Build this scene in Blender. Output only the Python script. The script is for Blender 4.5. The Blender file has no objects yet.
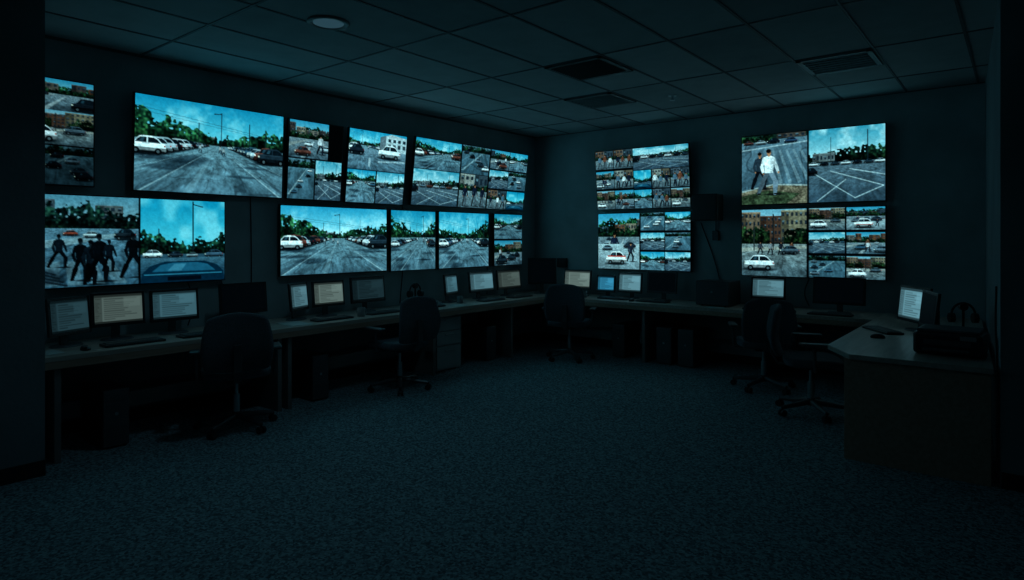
import bpy, bmesh, math, random
import numpy as np
from mathutils import Vector, Matrix

random.seed(4)
scene = bpy.context.scene
try:
    scene.view_settings.view_transform = 'Standard'
except Exception:
    pass
COL = scene.collection

# ------------------------------------------------------------------ materials
def mat(name, col, rough=0.6, metal=0.0, var=0.15, scale=8.0, bump=0.0, bscale=60.0, spec=0.4):
    m = bpy.data.materials.new(name); m.use_nodes = True
    nt = m.node_tree; b = nt.nodes['Principled BSDF']
    b.inputs['Roughness'].default_value = rough
    b.inputs['Metallic'].default_value = metal
    b.inputs['Specular IOR Level'].default_value = spec
    tc = nt.nodes.new('ShaderNodeTexCoord')
    n = nt.nodes.new('ShaderNodeTexNoise'); n.inputs['Scale'].default_value = scale
    n.inputs['Detail'].default_value = 5
    nt.links.new(tc.outputs['Object'], n.inputs['Vector'])
    r = nt.nodes.new('ShaderNodeValToRGB')
    r.color_ramp.elements[0].position = 0.3; r.color_ramp.elements[1].position = 0.7
    r.color_ramp.elements[0].color = tuple(v * (1 - var) for v in col[:3]) + (1,)
    r.color_ramp.elements[1].color = tuple(v * (1 + var) for v in col[:3]) + (1,)
    nt.links.new(n.outputs['Fac'], r.inputs['Fac'])
    nt.links.new(r.outputs['Color'], b.inputs['Base Color'])
    if bump > 0:
        n2 = nt.nodes.new('ShaderNodeTexNoise'); n2.inputs['Scale'].default_value = bscale
        nt.links.new(tc.outputs['Object'], n2.inputs['Vector'])
        bp = nt.nodes.new('ShaderNodeBump'); bp.inputs['Strength'].default_value = bump
        bp.inputs['Distance'].default_value = 0.01
        nt.links.new(n2.outputs['Fac'], bp.inputs['Height'])
        nt.links.new(bp.outputs['Normal'], b.inputs['Normal'])
    return m

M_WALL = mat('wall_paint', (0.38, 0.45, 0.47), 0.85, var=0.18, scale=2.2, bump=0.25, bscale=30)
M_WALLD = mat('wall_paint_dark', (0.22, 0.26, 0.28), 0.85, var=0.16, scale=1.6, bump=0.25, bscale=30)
M_BASE = mat('baseboard_rubber', (0.02, 0.022, 0.024), 0.5)
M_BLACK = mat('black_plastic', (0.022, 0.024, 0.027), 0.36, var=0.1, spec=.5)
M_DARK = mat('dark_plastic', (0.085, 0.092, 0.10), 0.42, var=0.1, spec=.5)
M_GREY = mat('grey_plastic', (0.24, 0.245, 0.25), 0.5, var=0.1)
M_KEY = mat('keycap', (0.10, 0.105, 0.11), 0.5, var=0.1)
M_FAB = mat('chair_fabric', (0.095, 0.112, 0.13), 0.85, var=0.3, scale=120, bump=0.4, bscale=300)
M_CHP = mat('chair_plastic', (0.07, 0.076, 0.084), 0.35, var=0.1, spec=.6)
M_METAL = mat('brushed_metal', (0.5, 0.51, 0.52), 0.3, metal=0.9, var=0.05)
M_PAPER = mat('paper', (0.6, 0.6, 0.58), 0.8, var=0.03)
M_PANEL = mat('desk_panel_grey', (0.22, 0.20, 0.195), 0.6, var=0.15, scale=3)
M_CAB = mat('cabinet_laminate', (0.36, 0.36, 0.36), 0.5, var=0.08, scale=3)
M_TBAR = mat('ceiling_tbar', (0.11, 0.12, 0.125), 0.6)
M_VENT = mat('vent_metal', (0.10, 0.11, 0.115), 0.5)
M_VENTL = mat('vent_metal_light', (0.6, 0.63, 0.65), 0.5)

def wood(name, c1, c2, rough=0.36):
    m = bpy.data.materials.new(name); m.use_nodes = True
    nt = m.node_tree; b = nt.nodes['Principled BSDF']; b.inputs['Roughness'].default_value = rough
    tc = nt.nodes.new('ShaderNodeTexCoord'); mp = nt.nodes.new('ShaderNodeMapping')
    mp.inputs['Scale'].default_value = (18, 1.2, 18)
    n = nt.nodes.new('ShaderNodeTexNoise'); n.inputs['Scale'].default_value = 2.0; n.inputs['Detail'].default_value = 8
    n.inputs['Distortion'].default_value = 0.6
    r = nt.nodes.new('ShaderNodeValToRGB'); r.color_ramp.elements[0].position = .35; r.color_ramp.elements[1].position = .65
    r.color_ramp.elements[0].color = c1 + (1,); r.color_ramp.elements[1].color = c2 + (1,)
    nt.links.new(tc.outputs['Object'], mp.inputs['Vector']); nt.links.new(mp.outputs['Vector'], n.inputs['Vector'])
    nt.links.new(n.outputs['Fac'], r.inputs['Fac']); nt.links.new(r.outputs['Color'], b.inputs['Base Color'])
    return m
M_WOOD = wood('desk_wood', (0.46, 0.35, 0.30), (0.58, 0.46, 0.40))
M_WOODP = wood('desk_wood_panel', (0.40, 0.235, 0.17), (0.50, 0.31, 0.235), 0.5)

def carpet():
    m = bpy.data.materials.new('carpet_loop'); m.use_nodes = True
    nt = m.node_tree; b = nt.nodes['Principled BSDF']; b.inputs['Roughness'].default_value = 0.95
    b.inputs['Specular IOR Level'].default_value = 0.15
    tc = nt.nodes.new('ShaderNodeTexCoord')
    v = nt.nodes.new('ShaderNodeTexVoronoi'); v.inputs['Scale'].default_value = 80
    nt.links.new(tc.outputs['Object'], v.inputs['Vector'])
    n = nt.nodes.new('ShaderNodeTexNoise'); n.inputs['Scale'].default_value = 40; n.inputs['Detail'].default_value = 6
    n.inputs['Roughness'].default_value = 0.7
    nt.links.new(tc.outputs['Object'], n.inputs['Vector'])
    mx = nt.nodes.new('ShaderNodeMath'); mx.operation = 'MULTIPLY'
    nt.links.new(n.outputs['Fac'], mx.inputs[0])
    sep = nt.nodes.new('ShaderNodeSeparateColor'); nt.links.new(v.outputs['Color'], sep.inputs[0])
    ad = nt.nodes.new('ShaderNodeMath'); ad.operation = 'MULTIPLY_ADD'
    ad.inputs[1].default_value = 1.0; ad.inputs[2].default_value = 0.35
    nt.links.new(sep.outputs[0], ad.inputs[0]); nt.links.new(ad.outputs[0], mx.inputs[1])
    r = nt.nodes.new('ShaderNodeValToRGB'); r.color_ramp.elements[0].position = .2; r.color_ramp.elements[1].position = .72
    r.color_ramp.elements[0].color = (0.075, 0.108, 0.125, 1); r.color_ramp.elements[1].color = (0.36, 0.48, 0.52, 1)
    nt.links.new(mx.outputs[0], r.inputs['Fac']); nt.links.new(r.outputs['Color'], b.inputs['Base Color'])
    bp = nt.nodes.new('ShaderNodeBump'); bp.inputs['Strength'].default_value = 0.6; bp.inputs['Distance'].default_value = 0.008
    nt.links.new(mx.outputs[0], bp.inputs['Height']); nt.links.new(bp.outputs['Normal'], b.inputs['Normal'])
    return m
M_CARPET = carpet()

GX, GY, GS = -3.07, 4.94, 0.61
def ceilmat():
    m = bpy.data.materials.new('acoustic_tile'); m.use_nodes = True
    nt = m.node_tree; b = nt.nodes['Principled BSDF']; b.inputs['Roughness'].default_value = 0.9
    b.inputs['Specular IOR Level'].default_value = 0.2
    tc = nt.nodes.new('ShaderNodeTexCoord')
    mp = nt.nodes.new('ShaderNodeMapping'); mp.inputs['Scale'].default_value = (1/GS, .5/GS, 0)
    mp.inputs['Location'].default_value = (-GX/GS + .5, -(GY-GS/2)/(2*GS), 0)
    fl = nt.nodes.new('ShaderNodeVectorMath'); fl.operation = 'FLOOR'
    wn = nt.nodes.new('ShaderNodeTexWhiteNoise'); wn.noise_dimensions = '2D'
    nt.links.new(tc.outputs['Object'], mp.inputs['Vector']); nt.links.new(mp.outputs['Vector'], fl.inputs[0])
    nt.links.new(fl.outputs[0], wn.inputs['Vector'])
    n = nt.nodes.new('ShaderNodeTexNoise'); n.inputs['Scale'].default_value = 5; n.inputs['Detail'].default_value = 8
    nt.links.new(tc.outputs['Object'], n.inputs['Vector'])
    a = nt.nodes.new('ShaderNodeMath'); a.operation = 'MULTIPLY_ADD'; a.inputs[1].default_value = .55
    nt.links.new(n.outputs['Fac'], a.inputs[0])
    a2 = nt.nodes.new('ShaderNodeMath'); a2.operation = 'MULTIPLY'; a2.inputs[1].default_value = .45
    nt.links.new(wn.outputs['Value'], a2.inputs[0]); nt.links.new(a2.outputs[0], a.inputs[2])
    r = nt.nodes.new('ShaderNodeValToRGB')
    r.color_ramp.elements[0].color = (0.24, 0.265, 0.275, 1); r.color_ramp.elements[1].color = (0.52, 0.56, 0.57, 1)
    nt.links.new(a.outputs[0], r.inputs['Fac']); nt.links.new(r.outputs['Color'], b.inputs['Base Color'])
    return m
M_CEIL = ceilmat()

def dispmat(name='screen_display', strength=1.25):
    m = bpy.data.materials.new(name); m.use_nodes = True
    nt = m.node_tree; b = nt.nodes['Principled BSDF']
    b.inputs['Base Color'].default_value = (0.004, 0.004, 0.004, 1); b.inputs['Roughness'].default_value = 0.5
    b.inputs['Specular IOR Level'].default_value = 0.1
    at = nt.nodes.new('ShaderNodeAttribute'); at.attribute_name = 'pix'
    nt.links.new(at.outputs['Color'], b.inputs['Emission Color'])
    b.inputs['Emission Strength'].default_value = strength
    try: m.cycles.emission_sampling = 'NONE'
    except Exception: pass
    return m
M_DISP = dispmat()

# ------------------------------------------------------------------ mesh helpers
def obj_from_bm(name, bm, m, parent=None, loc=(0, 0, 0), rot=(0, 0, 0), smooth=False):
    me = bpy.data.meshes.new(name)
    bmesh.ops.recalc_face_normals(bm, faces=bm.faces)
    bm.to_mesh(me); bm.free()
    if smooth:
        for p in me.polygons: p.use_smooth = True
    me.materials.append(m)
    o = bpy.data.objects.new(name, me); COL.objects.link(o)
    o.location = loc; o.rotation_euler = rot
    if parent: o.parent = parent
    return o

def empty(name, loc=(0, 0, 0), rz=0.0):
    e = bpy.data.objects.new(name, None); COL.objects.link(e)
    e.empty_display_size = 0.1; e.location = loc; e.rotation_euler = (0, 0, rz)
    return e

def add_box(bm, c, s, bev=0.0, M=None):
    r = bmesh.ops.create_cube(bm, size=1.0)
    vs = r['verts']
    bmesh.ops.scale(bm, vec=s, verts=vs)
    if bev > 0:
        es = list({e for v in vs for e in v.link_edges})
        rb = bmesh.ops.bevel(bm, geom=es, offset=bev, segments=2, affect='EDGES', profile=0.5)
        vs = list({v for f in rb['faces'] for v in f.verts} | {v for v in vs if v.is_valid})
    mm = Matrix.Translation(c)
    if M is not None: mm = Matrix.Translation(c) @ M
    bmesh.ops.transform(bm, matrix=mm, verts=vs)

def add_cyl(bm, p0, p1, r0, r1=None, seg=16):
    if r1 is None: r1 = r0
    p0 = Vector(p0); p1 = Vector(p1); d = p1 - p0
    q = d.to_track_quat('Z', 'Y').to_matrix().to_4x4()
    r = bmesh.ops.create_cone(bm, cap_ends=True, segments=seg, radius1=r0, radius2=r1, depth=d.length)
    bmesh.ops.transform(bm, matrix=Matrix.Translation((p0 + p1) / 2) @ q, verts=r['verts'])

def box_obj(name, lo, hi, m, parent=None, bev=0.0):
    bm = bmesh.new()
    c = [(a + b) / 2 for a, b in zip(lo, hi)]; s = [abs(b - a) for a, b in zip(lo, hi)]
    add_box(bm, c, s, bev)
    return obj_from_bm(name, bm, m, parent)

def prism(name, pts, z0, z1, m, parent=None, bev=0.0):
    bm = bmesh.new()
    vb = [bm.verts.new((x, y, z0)) for x, y in pts]; vt = [bm.verts.new((x, y, z1)) for x, y in pts]
    bm.faces.new(vb); bm.faces.new(vt); n = len(pts)
    for i in range(n): bm.faces.new((vb[i], vb[(i+1) % n], vt[(i+1) % n], vt[i]))
    if bev > 0:
        bmesh.ops.recalc_face_normals(bm, faces=bm.faces)
        bmesh.ops.bevel(bm, geom=list(bm.edges), offset=bev, segments=2, affect='EDGES')
    return obj_from_bm(name, bm, m, parent)

# ------------------------------------------------------------------ raster painter for the displays
SS = 2
def vnoise(h, w, cy, cx, seed):
    r = np.random.RandomState(seed % 100000)
    cy = max(1, int(cy)); cx = max(1, int(cx))
    g = r.rand(cy + 2, cx + 2)
    ys = np.linspace(0, cy, h, endpoint=False); xs = np.linspace(0, cx, w, endpoint=False)
    yi = ys.astype(int); xi = xs.astype(int); fy = (ys - yi)[:, None]; fx = (xs - xi)[None, :]
    fy = fy*fy*(3-2*fy); fx = fx*fx*(3-2*fx)
    a = g[yi][:, xi]; b = g[yi][:, xi+1]; c = g[yi+1][:, xi]; d = g[yi+1][:, xi+1]
    return (a*(1-fx)+b*fx)*(1-fy) + (c*(1-fx)+d*fx)*fy
_G = np.random.RandomState(77).rand(128, 128)
def samp(u, v):
    ui = np.floor(u).astype(int); vi = np.floor(v).astype(int); fu = u-ui; fv = v-vi
    fu = fu*fu*(3-2*fu); fv = fv*fv*(3-2*fv)
    g = lambda a, b: _G[b % 128, a % 128]
    return (g(ui, vi)*(1-fu)+g(ui+1, vi)*fu)*(1-fv)+(g(ui, vi+1)*(1-fu)+g(ui+1, vi+1)*fu)*fv

class Cv:
    def __init__(s, arr):
        s.a = arr; s.h, s.w = arr.shape[:2]; s.asp = s.w / s.h
        s.X, s.Y = np.meshgrid((np.arange(s.w)+.5)/s.w, (np.arange(s.h)+.5)/s.h)
    def sub(s, x0, y0, x1, y1):
        X0, X1, Y0, Y1 = int(x0*s.w), int(x1*s.w), int(y0*s.h), int(y1*s.h)
        return Cv(s.a[Y0:Y1, X0:X1])
    def blend(s, m, c, al=1.0):
        m = (m * al)[..., None]; c = np.array(c, float)
        s.a[:] = s.a*(1-m) + c*m
    def grad(s, y0, y1, c0, c1):
        t = np.clip((s.Y-y0)/(y1-y0), 0, 1)[..., None]
        m = ((s.Y >= y0) & (s.Y <= y1))[..., None]
        c = np.array(c0, float)*(1-t) + np.array(c1, float)*t
        s.a[:] = np.where(m, c, s.a)
    def rect(s, x0, y0, x1, y1, c, al=1.0):
        s.blend(((s.X >= x0)&(s.X <= x1)&(s.Y >= y0)&(s.Y <= y1)).astype(float), c, al)
    def ell(s, x, y, rx, ry, c, al=1.0):
        s.blend(((((s.X-x)/rx)**2+((s.Y-y)/ry)**2) <= 1).astype(float), c, al)
    def soft(s, x, y, rx, ry, c, al=1.0):
        s.blend(np.clip(1.3-1.3*(((s.X-x)/rx)**2+((s.Y-y)/ry)**2), 0, 1), c, al)
    def poly(s, P, c, al=1.0):
        ins = np.zeros(s.X.shape, bool); n = len(P)
        for i in range(n):
            x0, y0 = P[i]; x1, y1 = P[(i+1) % n]
            if y0 == y1: continue
            cond = ((y0 > s.Y) != (y1 > s.Y)) & (s.X < (x1-x0)*(s.Y-y0)/(y1-y0)+x0)
            ins ^= cond
        s.blend(ins.astype(float), c, al)
    def line(s, x0, y0, x1, y1, t, c, al=1.0):
        dx = (x1-x0)*s.asp; dy = y1-y0; L = math.hypot(dx, dy)+1e-9
        px = (s.X-x0)*s.asp; py = s.Y-y0
        u = np.clip((px*dx+py*dy)/(L*L), 0, 1)
        d = np.hypot(px-u*dx, py-u*dy)
        s.blend((d < t/2).astype(float), c, al)
    def noise(s, y0, y1, amp, cells, seed):
        n = vnoise(s.h, s.w, cells, cells*s.asp, seed)*.5 + vnoise(s.h, s.w, cells*3, cells*3*s.asp, seed+1)*.5
        k = 1 + (n-.5)*2*amp
        m = (s.Y >= y0)&(s.Y <= y1)
        s.a[:] = np.where(m[..., None], s.a*k[..., None], s.a)
    def ground(s, hz, vp, seed, amp=.5):
        d = np.clip(s.Y-hz+.012, .012, 2); u = (s.X-vp)*s.asp/d; v = 1.0/d
        n = .45*samp(u*3+seed, v*1.6+seed)+.3*samp(u*9+3*seed, v*3+9)+.25*samp(u*22, v*7+seed)
        k = 1+(n-.5)*2*amp
        m = s.Y >= hz
        s.a[:] = np.where(m[..., None], s.a*k[..., None], s.a)
        cr = np.abs(samp(u*2.2+5+seed, v*1.4+2)-.5) < .018
        s.blend((cr & m).astype(float), (38, 48, 54), .45)
    def trees(s, x0, x1, base, hf, c, seed, cells=10):
        n1 = vnoise(1, s.w, 1, cells*1.0, seed)[0]*.55 + vnoise(1, s.w, 1, cells*3.3, seed+1)[0]*.45
        xs = s.X[0]
        hh = np.array([hf(x) if callable(hf) else hf for x in xs])*(.55+.6*n1)
        fine = vnoise(s.h, s.w, 38, 38*s.asp, seed+4)
        top = base-hh[None, :]+(fine-.5)*.07
        m = (s.Y <= base)&(s.Y >= top)&(s.X >= x0)&(s.X <= x1)
        gaps = (fine > .80)&(s.Y < base-hh[None, :]*.55)
        m &= ~gaps
        t = vnoise(s.h, s.w, 44, 44*s.asp, seed+2)*.5 + vnoise(s.h, s.w, 11, 11*s.asp, seed+3)*.5
        dep = np.clip((s.Y-top)/(hh[None, :]+.02), 0, 1)
        k = (.12+1.75*t**1.9)*(1.15-.75*dep)
        col = np.array(c, float)*k[..., None]+np.array((26, 22, 2))*np.clip(t-.55, 0, 1)[..., None]*2
        s.a[:] = np.where(m[..., None], col, s.a)
    def car(s, x, y, w, c, tall=1.0):
        h = w*s.asp*.42*tall
        D = tuple(v*.42 for v in c); L = tuple(min(255, v*1.18+8) for v in c)
        s.soft(x+w*.5, y, w*.62, h*.16, (10, 15, 18), .85)
        s.poly([(x+.01*w, y-.12*h), (x, y-.34*h), (x+.03*w, y-.54*h), (x+.17*w, y-.62*h), (x+.25*w, y-.82*h), (x+.31*w, y-.96*h), (x+.45*w, y-h), (x+.68*w, y-.98*h), (x+.79*w, y-.84*h), (x+.88*w, y-.62*h), (x+.97*w, y-.54*h), (x+w, y-.34*h), (x+.99*w, y-.12*h)], c)
        s.poly([(x+.19*w, y-.6*h), (x+.26*w, y-.8*h), (x+.32*w, y-.9*h), (x+.68*w, y-.9*h), (x+.77*w, y-.8*h), (x+.85*w, y-.6*h)], (20, 30, 36))
        s.poly([(x+.3*w, y-.66*h), (x+.36*w, y-.88*h), (x+.44*w, y-.88*h), (x+.4*w, y-.66*h)], (70, 100, 112), .6)
        s.rect(x+.49*w, y-.92*h, x+.515*w, y-.6*h, c)
        s.rect(x+.02*w, y-.58*h, x+.98*w, y-.53*h, L, .8)
        s.rect(x+.005*w, y-.32*h, x+.995*w, y-.12*h, D, .8)
        for k in (.21, .79):
            s.ell(x+k*w, y-.1*h, .095*w, .19*h, (8, 10, 12)); s.ell(x+k*w, y-.1*h, .045*w, .09*h, (80, 88, 92))
        s.ell(x+.04*w, y-.43*h, .03*w, .05*h, (235, 235, 215)); s.ell(x+.96*w, y-.44*h, .02*w, .05*h, (150, 40, 30))
    def person(s, x, y, h, shirt, pants, skin=(150, 110, 88), st=.12, hair=(25, 20, 18)):
        w = h/s.asp
        s.soft(x+.12*w, y, .26*w, .03*h, (12, 15, 17), .7)
        t = h*.085
        def limb(P, t0, t1, c):
            for (a, b), (e, f) in zip(P, P[1:]):
                for k in range(5):
                    u0, u1 = k/5, (k+1)/5
                    s.line(x+(a+(e-a)*u0)*w, y-(b+(f-b)*u0)*h, x+(a+(e-a)*u1)*w, y-(b+(f-b)*u1)*h, t0+(t1-t0)*u0, c)
        pd = tuple(v*.72 for v in pants); sd = tuple(v*.8 for v in shirt)
        limb([(-.03, .5), (-st, .27), (-st*1.7, .03)], t*1.25, t*.75, pd); s.ell(x-st*1.6*w, y-.015*h, .045*w, .016*h, (20, 20, 22))
        limb([(.03, .5), (st*1.1, .27), (st*1.0, .02)], t*1.3, t*.8, pants); s.ell(x+st*1.15*w, y-.012*h, .05*w, .016*h, (20, 20, 22))
        limb([(.09, .78), (.15, .62), (.19, .49)], t*.8, t*.55, sd); s.ell(x+.2*w, y-.47*h, .02*w, .025*h, skin)
        s.poly([(x-.045*w, y-.84*h), (x+.045*w, y-.84*h), (x+.115*w, y-.8*h), (x+.105*w, y-.68*h), (x+.085*w, y-.47*h), (x-.085*w, y-.47*h), (x-.1*w, y-.68*h), (x-.12*w, y-.8*h)], shirt)
        s.poly([(x+.02*w, y-.82*h), (x+.115*w, y-.8*h), (x+.085*w, y-.47*h), (x+.03*w, y-.47*h)], sd, .6)
        limb([(-.1, .78), (-.15, .61), (-.12, .48)], t*.85, t*.6, shirt); s.ell(x-.115*w, y-.455*h, .02*w, .025*h, skin)
        s.rect(x-.025*w, y-.87*h, x+.025*w, y-.82*h, skin)
        s.ell(x, y-.915*h, .048*w, .066*h, skin); s.ell(x-.008*w, y-.945*h, .052*w, .045*h, hair)
    def bld(s, x0, y0, x1, y1, c, nx, ny, win=(34, 44, 52), seed=0):
        s.rect(x0, y0, x1, y1, tuple(v*.85 for v in c))
        s.rect(x0, y0, x0+(x1-x0)*.3, y1, tuple(v*.62 for v in c))
        for i in range(nx):
            for j in range(ny):
                cx = x0+(x1-x0)*(i+.25)/nx; cy = y0+(y1-y0)*(j+.28)/ny
                ww = (x1-x0)*.5/nx; hh = (y1-y0)*.45/ny
                s.rect(cx, cy, cx+ww, cy+hh, win)
                if (i+j+seed) % 3 == 0: s.rect(cx, cy, cx+ww, cy+hh*.4, (120, 140, 148), .6)
        s.rect(x0, y0, x1, y0+(y1-y0)*.04, tuple(min(255, v*1.1) for v in c))
        s.rect(x0, y1-(y1-y0)*.1, x1, y1, (30, 34, 36), .5)

CARC = [(205, 215, 220), (150, 165, 172), (40, 52, 60), (28, 34, 40), (95, 110, 120), (180, 190, 195), (60, 85, 100), (92, 62, 56), (20, 26, 32)]
def sc_lot(c, seed=1, hz=.42, vp=.5, sky=((36, 120, 146), (114, 180, 192)), left=.32, right=.26, carw=.2, road=((100, 122, 130), (76, 96, 106)), white=True, cloud=.8):
    r = random.Random(seed)
    c.grad(0, hz+.02, *sky)
    n = vnoise(c.h, c.w, 5, 8, seed)*.5 + vnoise(c.h, c.w, 12, 20, seed+5)*.3+vnoise(c.h, c.w, 30, 46, seed+6)*.2
    c.blend(np.clip((n-.44)*3.2, 0, 1)*(c.Y < hz)*np.clip(c.Y/hz+.2, 0, 1), (180, 216, 222), cloud)
    c.bld(vp-.16, hz-.06, vp-.02, hz+.02, (120, 128, 130), 7, 1); c.bld(vp+.05, hz-.05, vp+.16, hz+.02, (84, 96, 100), 6, 1)
    c.trees(0, 1, hz+.025, .09, (44, 76, 64), seed+1, 14)
    c.trees(0, vp-.04, hz+.05, lambda x: max(.04, left*(1-x/(vp+.02))**.8+.05), (42, 84, 66), seed+2, 8)
    c.trees(vp+.06, 1, hz+.05, lambda x: max(.04, right*((x-vp)/(1-vp))**.8+.05), (38, 76, 62), seed+3, 9)
    P = (30, 42, 48)
    c.line(vp+.02, hz-.34, vp+.02, hz+.03, .009, P); c.line(vp+.02, hz-.33, vp-.03, hz-.32, .009, P)
    c.line(vp-.13, hz-.2, vp-.13, hz+.03, .007, P); c.line(vp+.22, hz-.26, vp+.22, hz+.03, .008, P)
    c.line(vp-.28, hz-.15, vp-.28, hz+.05, .006, P); c.line(vp+.34, hz-.18, vp+.34, hz+.05, .007, P)
    c.line(0, hz-.3, vp+.3, hz-.14, .004, P, .6); c.line(0, hz-.26, vp+.3, hz-.12, .004, P, .5)
    c.grad(hz+.03, 1.0, *road)
    c.ground(hz+.03, vp, seed, .45)
    for k in range(9):
        a = -1.3+k*.35+r.random()*.12; wd = .02+.08*r.random()
        cc = (150, 172, 180) if k % 2 else (36, 50, 58)
        c.poly([(vp, hz+.03), (vp+a, 1), (vp+a+wd, 1)], cc, .22)
    for k in range(5):
        c.soft(.02+.08*k, hz+.2+.11*k*r.random(), .16, .02+.01*k, (26, 38, 46), .55)
        c.soft(.98-.07*k, hz+.18+.1*k*r.random(), .15, .02, (26, 38, 46), .5)
    for k in (-1.5, -.95, -.5, .45, .95, 1.45):
        c.poly([(vp+.01*k, hz+.05), (vp+k, 1), (vp+k+.018, 1)], (176, 192, 196), .5)
    for sgn in (-1, 1):
        for i in range(11, -1, -1):
            t = i/11.0
            w = carw*(1-t)**1.3+.026
            if sgn < 0: x = -.04+(vp-.02)*(1-(1-t)**1.4)*.95
            else: x = 1.03-w-(1-vp-.04)*(1-(1-t)**1.4)*.95
            y = hz+.05+.13*(1-t)**1.5
            cc = r.choice(CARC)
            if i == 0 and sgn < 0 and white: cc = (215, 225, 228)
            c.car(x, y, w, cc, 1.0+.25*r.random())
    for k in range(3):
        c.person(vp-.12+.16*k*r.random(), hz+.1+.05*r.random(), .09, (150, 160, 164), (30, 36, 44))
    c.noise(0, 1, .08, 40, seed+9)

def sc_street(c, seed=1, warm=True, people=2, hz=.42):
    r = random.Random(seed)
    c.grad(0, .5, (56, 124, 148), (158, 196, 202))
    c.trees(0, 1, hz+.03, .3, (30, 66, 50), seed, 7)
    bc = [(112, 84, 68), (110, 104, 98), (78, 70, 68), (130, 122, 110), (60, 72, 80)]
    x = -.02
    while x < 1:
        w = .12+.2*r.random()
        if r.random() < .8:
            c.bld(x, .04+.2*r.random(), x+w, hz+.06, r.choice(bc if warm else bc[1:]), r.randint(2, 5), r.randint(2, 4), seed=seed)
        x += w+.02
    c.trees(0, 1, hz+.08, .2, (26, 52, 42), seed+4, 11)
    c.grad(hz+.06, 1, (110, 122, 128), (66, 80, 88))
    c.ground(hz+.06, .45, seed, .5)
    c.poly([(0, .62), (.45, hz+.08), (.5, hz+.08), (0, .72)], (150, 152, 148), .6)
    c.poly([(.3, 1), (.62, hz+.1), (.64, hz+.1), (.4, 1)], (190, 195, 195), .5)
    for i in range(4):
        w = .13+.12*i*.8
        c.car(r.random()*.8, hz+.12+.13*i, w, r.choice(CARC), 1.1)
    for i in range(people):
        c.person(.15+.7*r.random(), .7+.25*r.random(), .4+.15*r.random(), r.choice([(180, 186, 190), (34, 42, 58), (100, 72, 60)]), (28, 34, 44))
    c.noise(0, 1, .12, 26, seed+9)

def sc_people(c, seed=1):
    r = random.Random(seed)
    c.grad(0, 1, (100, 116, 124), (54, 64, 70))
    c.bld(0, 0, .5, .45, r.choice([(112, 92, 80), (90, 100, 108), (150, 152, 148)]), 3, 2)
    c.bld(.52, 0, 1, .4, r.choice([(70, 82, 90), (108, 100, 90)]), 3, 1)
    c.trees(0, 1, .5, .2, (30, 58, 48), seed+3)
    c.grad(.5, 1, (114, 126, 130), (74, 86, 92)); c.ground(.5, .4, seed, .4)
    for i in range(3):
        c.person(.18+.3*i+.08*r.random(), .92+.05*r.random(), .62+.22*r.random(), r.choice([(200, 208, 212), (28, 36, 50), (98, 66, 54), (80, 100, 114)]), r.choice([(24, 30, 40), (72, 80, 86)]), st=.05+.1*r.random())
    c.noise(0, 1, .12, 26, seed+9)

def sc_sil(c, seed=1):
    c.grad(0, .34, (84, 120, 134), (124, 146, 152))
    c.bld(.0, .05, .3, .36, (74, 84, 90), 4, 3); c.bld(.62, .1, .86, .36, (88, 94, 96), 4, 3)
    c.trees(0, 1, .38, lambda x: .36-.14*x, (28, 54, 54), seed, 7)
    c.grad(.36, 1, (88, 112, 124), (56, 78, 90)); c.ground(.36, .8, seed, .5)
    c.poly([(0, .52), (.9, .4), (1, .42), (0, .62)], (140, 152, 154), .5)
    c.car(-.05, .58, .27, (196, 204, 206), 1.4); c.car(.36, .44, .12, (110, 62, 52)); c.car(.52, .46, .14, (160, 172, 176)); c.car(.78, .48, .2, (34, 42, 48), 1.2)
    for k in range(5):
        c.poly([(.1+.14*k, .72), (.2+.14*k, .72), (.14+.19*k, .98), (.02+.19*k, .98)], (140, 150, 152), .3)
    B = (12, 18, 22); D = (20, 28, 34)
    for x, y, h, st, q in ((.33, .78, .36, .16, D), (.50, .93, .47, .1, B), (.585, .98, .5, .07, D), (.655, .95, .54, .12, B), (.74, .84, .36, .1, D), (.95, .92, .52, .14, B)):
        c.person(x, y, h, q, B, (30, 36, 40), st=st, hair=B)
    for k in range(4): c.line(.03+.02*k, .74+.05*k, .3+.03*k, .86+.04*k, .022, (24, 32, 38), .8)
    c.soft(.22, .88, .2, .1, (22, 30, 36), .6)
    c.noise(0, 1, .15, 30, seed+9)

def sc_sky(c, seed=2):
    c.grad(0, .66, (30, 124, 150), (108, 184, 196))
    n = vnoise(c.h, c.w, 5, 6, seed)
    c.blend(np.clip((n-.5)*3, 0, 1)*(c.Y < .6), (160, 208, 216), .5)
    c.trees(0, 1, .66, lambda x: .30*abs(x-.5)+.14, (32, 66, 58), seed, 9)
    c.line(.6, .02, .6, .62, .014, (24, 36, 42)); c.line(.2, .36, .2, .6, .012, (24, 36, 42)); c.line(.6, .05, .72, .08, .012, (24, 36, 42))
    c.grad(.66, .72, (60, 84, 96), (50, 74, 86))
    c.car(.02, .7, .22, (200, 210, 214)); c.car(.3, .7, .18, (40, 50, 58)); c.car(.52, .7, .14, (120, 134, 140)); c.car(.74, .71, .24, (70, 90, 104))
    c.grad(.70, 1, (70, 96, 108), (28, 52, 66)); c.ground(.70, .5, seed, .3)
    c.poly([(0, 1), (.02, .88), (.1, .80), (.26, .75), (.74, .75), (.9, .80), (.98, .88), (1, 1)], (14, 44, 58))
    c.poly([(.12, .87), (.22, .79), (.36, .765), (.66, .765), (.78, .79), (.88, .87)], (42, 86, 104))
    c.poly([(.3, .86), (.38, .78), (.52, .775), (.46, .86)], (96, 140, 156), .5)
    c.line(.04, .9, .96, .9, .014, (60, 112, 130)); c.rect(.3, .93, .7, .98, (8, 22, 30))
    c.noise(0, 1, .08, 30, seed+9)

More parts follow.
